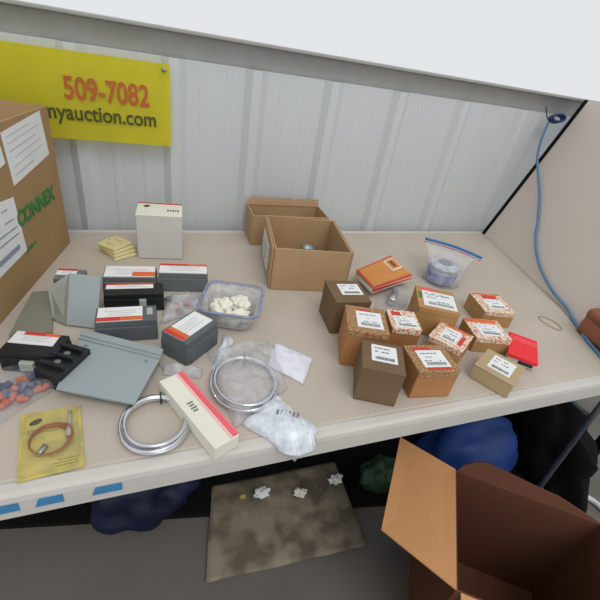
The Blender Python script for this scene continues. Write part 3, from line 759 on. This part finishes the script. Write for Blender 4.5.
qstrip(0, .93, 1, 1, M_redp, 'red_band'); qstrip(.0, 0, .05, .9, M_redp, 'red_band'); qstrip(.0, 0, 1, .04, M_redp, 'red_band')
qstrip(.70, .10, .97, .60, M_ccard, 'window_border'); qstrip(.73, .14, .95, .55, M_obk, 'window', .0026)
qstrip(.80, .2, .88, .48, mat('brown_ink', (120, 70, 40), .7), 'print', .003)
bm = new(); quadslab(bm, [q[3]+Vector((0, 0, -.001)), q[2]+Vector((0, 0, -.005)), q[2]-UP*.008, q[3]-UP*.009], .0016, Vector((.3, -1, 0)).normalized()); o = obj('edge_fold', bm, M_redp, t, world=True)

# clear bag with a metal rod
c = on(392, 301, TZ)
t = thing('metal_sleeve', 'shiny metal sleeve in a clear bag in front of the orange packet', 'sleeve', (c.x, c.y, TZ+.0125), .9)
bm = new(); loft(bm, [[Vector((x_, r_*math.cos(b_), r_*math.sin(b_))) for b_ in [2*PI*i/16 for i in range(16)]] for x_, r_ in ((-.03, .008), (-.027, .0105), (.01, .0105), (.011, .0085), (.034, .0085), (.035, .006))])
obj('body', bm, M_met, t, True)
bm = new(); loft(bm, [[Vector((x_, r_*math.cos(b_), r_*math.sin(b_))) for b_ in [2*PI*i/6 for i in range(6)]] for x_, r_ in ((-.012, .0112), (-.004, .0112))]); obj('nut', bm, M_zinc, t)
bm = new(); pillow(bm, [on(374, 308, TZ), on(392, 288, TZ), on(412, 297, TZ), on(396, 318, TZ)], .026, .3, 16, 33, 50, p=.35)
tag(obj('plastic_bag', bm, MATS['thin_film'], None, True), 'clear bag around a shiny metal sleeve, in the middle of the small boxes', 'bag')

# zip bag with jar
base = on(441, 283, TZ)
jc = Vector((base.x, base.y+.012, TZ+.0022))
JS = 1.15
j = thing('plastic_jar', 'short cloudy plastic jar with grey lid inside the zip bag', 'jar', tuple(jc)); j.scale = (JS, JS, 1.0)
bm = new(); loft(bm, [circ(.031, 0), circ(.034, .004), circ(.036, .046), circ(.034, .046), circ(.032, .006)], True, True); obj('body', bm, film('jar_wall', (178, 184, 204), .6, .3), j, True)
bm = new(); loft(bm, [circ(.0375, .046), circ(.0375, .053), circ(.034, .0545), circ(.02, .0545), circ(.018, .058)]); obj('lid', bm, film('jar_lid', (196, 202, 214), .8, .3), j, True)
bm = new(); loft(bm, [circ(.017, .0585), circ(.017, .0605)]); o = obj('grey_disc', bm, mat('disc_grey', (116, 116, 122), .5), j)
bm = new(); loft(bm, [circ(.0368, .006, 24), circ(.0372, .034, 24)], False, False); obj('wrap_label', bm, M_purp, j, True)
z0, z1 = on(425, 240, TZ+.075), on(481, 259.5, TZ+.055)
zb = thing('zip_bag', 'clear zip bag with blue and pink closure holding a plastic jar', 'bag', (base.x, base.y, TZ+.0008))
n = 32; loops = []
c = jc+Vector((.006, 0, 0))
for lv in range(9):
    s = lv/8; L_ = []
    for i in range(n):
        b_ = 2*PI*i/n
        pb = Vector((c.x+.056*math.cos(b_), c.y+.050*math.sin(b_), TZ+.001))
        m_ = (math.cos(b_)+1)/2; pt = z0.lerp(z1, m_)+Vector((0, .0012*math.sin(b_), 0))
        mid = Vector((c.x+.056*math.cos(b_), c.y+.052*math.sin(b_), TZ+.001+.064*min(1, s*1.8)))
        w_ = max(0, (s-.45)/.55)**1.0
        P_ = mid.lerp(pt, w_)
        P_ += Vector((noise.noise(P_*45), noise.noise(P_*45+Vector((9, 0, 0))), noise.noise(P_*45+Vector((0, 9, 0)))*.4))*.006*(1 if 0 < lv < 8 else 0)
        L_.append(P_)
    loops.append(L_)
bm = new(); loft(bm, loops, True, True); obj('film', bm, F_clear, zb, True, world=True)
zd = (z1-z0).normalized()
for k, (m_, nm, dz) in enumerate(((M_blu2, 'blue_closure', .005), (M_pnk2, 'pink_closure', -.0045))):
    mid = z0.lerp(z1, .5)+UP*(.006)
    bm = new(); tube(bm, smoothpath([z0+UP*dz, mid+UP*dz, z1+UP*dz]), .0042-.0019*k, 8); obj(nm, bm, m_, zb, True, world=True)

# rubber band
c = on(550, 323.5, TZ)
t = thing('rubber_band', 'tan rubber band lying alone on the table near the brown case', 'rubber band', (c.x, c.y, TZ+.0008), 0)
dA = on(539, 316.5, TZ)-on(561, 330.5, TZ)
bm = new(); th = math.atan2(dA.y, dA.x); la = dA.length/2*.98
wB = .018
tube(bm, [Vector((la*math.cos(b_)*math.cos(th)-wB*math.sin(b_)*math.sin(th), la*math.cos(b_)*math.sin(th)+wB*math.sin(b_)*math.cos(th), .0015)) for b_ in [2*PI*i/40 for i in range(40)]], .0011, 6, True)
obj('band', bm, M_rub, t, True)

# ------------------------------------------------------------------ floor carton
RZ = .38
K0 = on(455, 470, RZ); K1 = on(456, 600, RZ)
ld_ = (K1-K0); ld_.z = 0; ld_.normalize()         # left rim, towards the viewer
rd = Vector((-ld_.y, ld_.x, 0))
if rd.x < 0: rd = -rd
LW, RW = .30, .36
def kp(s, t_, z): return Vector((K0.x, K0.y, 0))+ld_*s+rd*t_+Vector((0, 0, z))
cen = kp(LW/2, RW/2, 0)
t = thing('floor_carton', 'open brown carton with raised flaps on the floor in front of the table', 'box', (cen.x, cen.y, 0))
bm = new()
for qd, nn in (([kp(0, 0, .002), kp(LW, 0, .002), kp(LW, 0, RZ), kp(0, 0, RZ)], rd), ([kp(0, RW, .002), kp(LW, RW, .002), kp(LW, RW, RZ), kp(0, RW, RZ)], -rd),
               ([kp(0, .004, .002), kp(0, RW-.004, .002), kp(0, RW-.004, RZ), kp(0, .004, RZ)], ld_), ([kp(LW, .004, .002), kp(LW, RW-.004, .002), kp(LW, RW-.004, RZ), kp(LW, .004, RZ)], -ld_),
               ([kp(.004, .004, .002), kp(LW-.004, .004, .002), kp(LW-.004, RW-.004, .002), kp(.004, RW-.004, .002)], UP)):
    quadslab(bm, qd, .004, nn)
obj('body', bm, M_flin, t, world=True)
# left flap: pixels (400,437) tip and (388,500)
ft = on(400, 438, RZ+.03); fb = on(381, 530, RZ+.01)
bm = new(); quadslab(bm, [kp(0, 0, RZ), ft, fb, kp(LW, 0, RZ)], .004, UP); obj('flap', bm, M_fl, t, world=True)
# far flap standing with a curved top
ua = [kp(0, .004, RZ)]
topc = [(455, 470), (463, 466), (475, 462.5), (487, 463), (505, 471), (525, 481), (545, 490.5), (560, 497)]
pl0 = kp(0, 0, RZ); npl = (ld_+UP*.35).normalized()
pts_ = [on_plane(x, y, pl0, npl) for x, y in topc]
pts_ = [pts_[0]]+[p for p in pts_[1:]]
ends = kp(0, RW-.006, RZ)
poly = [kp(0, .006, RZ-.0)]+pts_[1:]+[ends]
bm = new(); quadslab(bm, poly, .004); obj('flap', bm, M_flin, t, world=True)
flap(kp(LW, .01, RZ), kp(LW, RW-.01, RZ), ld_*1.0, -UP*.8, .12, M_fl, t)

# ------------------------------------------------------------------ things under the table
def heap(name, label, cat, c, s, m, seed, amp=.35, stuff=False):
    bm = new(); blob(bm, (0, 0, 0), s, seed, amp, 4)
    for v in bm.verts:
        if v.co.z < -s[2]*.35: v.co.z = -s[2]*.35
        v.co += Vector((noise.noise(v.co*14), noise.noise(v.co*14+Vector((5, 0, 0))), 0))*.012
    o = obj(name, bm, m, None, True); o.location = (c[0], c[1], s[2]*.35+.012)
    return tag(o, label, cat)
heap('tarp_bag', 'bright blue woven plastic bag under the right half of the table', 'bag', (1.06, .63), (.21, .12, .19), M_tarp, 2, .15)
heap('bag_and_shade_heap', 'black mass added against the wall for shade, behind the bright blue bag', 'bag', (1.08, 1.04), (.18, .08, .30), M_blk, 21)  # no bag here: black heap added to darken the wall behind
heap('bag_and_shade_heap', 'black plastic trash bag under the right end of the table, right of the blue bag', 'bag', (1.375, .62), (.078, .24, .24), M_blk, 5)
heap('bag_and_shade_heap', 'black mass added for shade under the middle of the table, behind the carton flap', 'bag', (.60, 1.0), (.18, .09, .2), M_blk, 7)  # added black heap, deepens the shade under the table's middle
heap('bag_and_shade_heap', 'black mass added for shade under the left half of the table, behind the littered paper', 'bag', (.18, 1.05), (.16, .07, .15), M_blk, 11)  # added black heap, stands in for the under-table shade at left
heap('tarp_bag', 'navy blue plastic bag on the floor under the left half of the table', 'bag', (-.06, .80), (.16, .13, .14), M_ntarp, 13)
bm = new(); pillow(bm, [(-.80, 1.13, .001), (1.40, 1.13, .001), (1.40, .44, .001), (-.80, .86, .001)], .003, .8, 40, 40, 9, p=.3)  # black sheet added over the floor in place of under-table shade
tag(obj('shade_sheet', bm, M_blk, None, True), 'black sheet added on the floor along the wall for the shade under the table', 'shade sheet', kind='stuff')
bm = new(); pillow(bm, [(.16, .775, .010), (.60, .765, .010), (.58, .47, .010), (.10, .50, .010)], .008, .8, 24, 41, 18, base=.001)
tag(obj('flattened_paper', bm, M_litter, None, True), 'sheet of dull brown wrapping paper flat on the floor under the table', 'paper')
for k, (x, y, s_, m_, lb_) in enumerate(((336, 479, .022, M_paper, 'white paper scrap on the brown wrapping paper under the table'), (300, 492, .02, M_ccard, 'cream paper scrap nearest the middle of the brown wrapping paper'), (262, 492, .024, M_paper, 'crumpled white scrap left on the brown wrapping paper'), (243, 496, .010, M_ycard, 'small yellow scrap left end of the brown wrapping paper'))):
    c = on(x, y, .03); bm = new(); blob(bm, (0, 0, 0), (s_, s_*.7, s_*.5), k*5, .8, 3); o = obj('paper_scrap', bm, m_, None); o.location = (c.x, c.y, .016+s_*.6); tag(o, lb_, 'paper scrap', 'paper scraps under the table')
c = on(378, 480, .05)
heap('green_bag', 'dark green plastic bag on the floor left of the carton flap', 'bag', (c.x+.02, c.y+.02), (.08, .055, .07), M_dgreen, 17)
# silver bottle by the blue bag
c = on(445, 452, .22)
t = thing('spray_can', 'small silver-grey spray can standing under the table, left of the bright blue bag', 'can', (c.x-.06, c.y+.01, 0.012))
bm = new(); loft(bm, [circ(.030, 0), circ(.032, .004), circ(.032, .155), circ(.026, .17), circ(.013, .178)]); obj('body', bm, M_zinc, t, True)
bm = new(); loft(bm, [circ(.014, .178), circ(.014, .20), circ(.010, .205)]); obj('cap', bm, M_black, t, True)

hp = [on(551, 488, .012), on(562, 489, .012), on(576, 493, .012), on(592, 500, .012), on(606, 512, .012)]
th_ = thing('white_hose', 'short white hose on the floor right of the brown floor carton', 'hose', (hp[0].x, hp[0].y, .006))
bm = new(); tube(bm, smoothpath(hp), .010, 10); obj('hose', bm, M_wcard, th_, True, world=True)
bm = new(); tube(bm, [hp[0]-(hp[1]-hp[0]).normalized()*.012, hp[0]+(hp[1]-hp[0]).normalized()*.006], .012, 10); obj('end_cap', bm, M_grey, th_, True, world=True)
c = on(544, 486, .02); bm = new(); blob(bm, (0, 0, 0), (.034, .026, .016), 77, .7, 3); o = obj('paper_scrap', bm, mat('amber_paper', (190, 140, 60), .6), None); o.location = (c.x, c.y, .026); tag(o, 'amber paper scrap beside the white hose end, behind the brown floor carton', 'paper scrap', 'paper scraps under the table')

# ------------------------------------------------------------------ light, world, camera
w = bpy.data.worlds.new('World'); bpy.context.scene.world = w; w.use_nodes = True
bg = w.node_tree.nodes['Background']; bg.inputs[0].default_value = (.95, .98, 1, 1); bg.inputs[1].default_value = 1.0
sl = bpy.data.lights.new('sun', 'SUN'); sl.energy = 1.3; sl.angle = math.radians(35); sl.color = (1, .97, .93)
so = bpy.data.objects.new('sun', sl); col.objects.link(so)
so.rotation_euler = Vector((-.08, .62, -1)).to_track_quat('-Z', 'Y').to_euler()
cam = bpy.data.cameras.new('camera'); co = bpy.data.objects.new('camera', cam); col.objects.link(co)
cam.sensor_fit = 'HORIZONTAL'; cam.sensor_width = 36; cam.lens = 36*F/600; cam.clip_start = .02
R_ = Matrix(((WX.x, -WX.y, -WX.z), (WY.x, -WY.y, -WY.z), (WZ.x, -WZ.y, -WZ.z)))
co.matrix_world = Matrix.Translation(CAM) @ R_.to_4x4()
sc_ = bpy.context.scene; sc_.camera = co
sc_.view_settings.view_transform = 'Standard'; sc_.view_settings.look = 'None'; sc_.view_settings.gamma = 1
sc_.view_settings.exposure = -.30; sc_.view_settings.use_curve_mapping = False
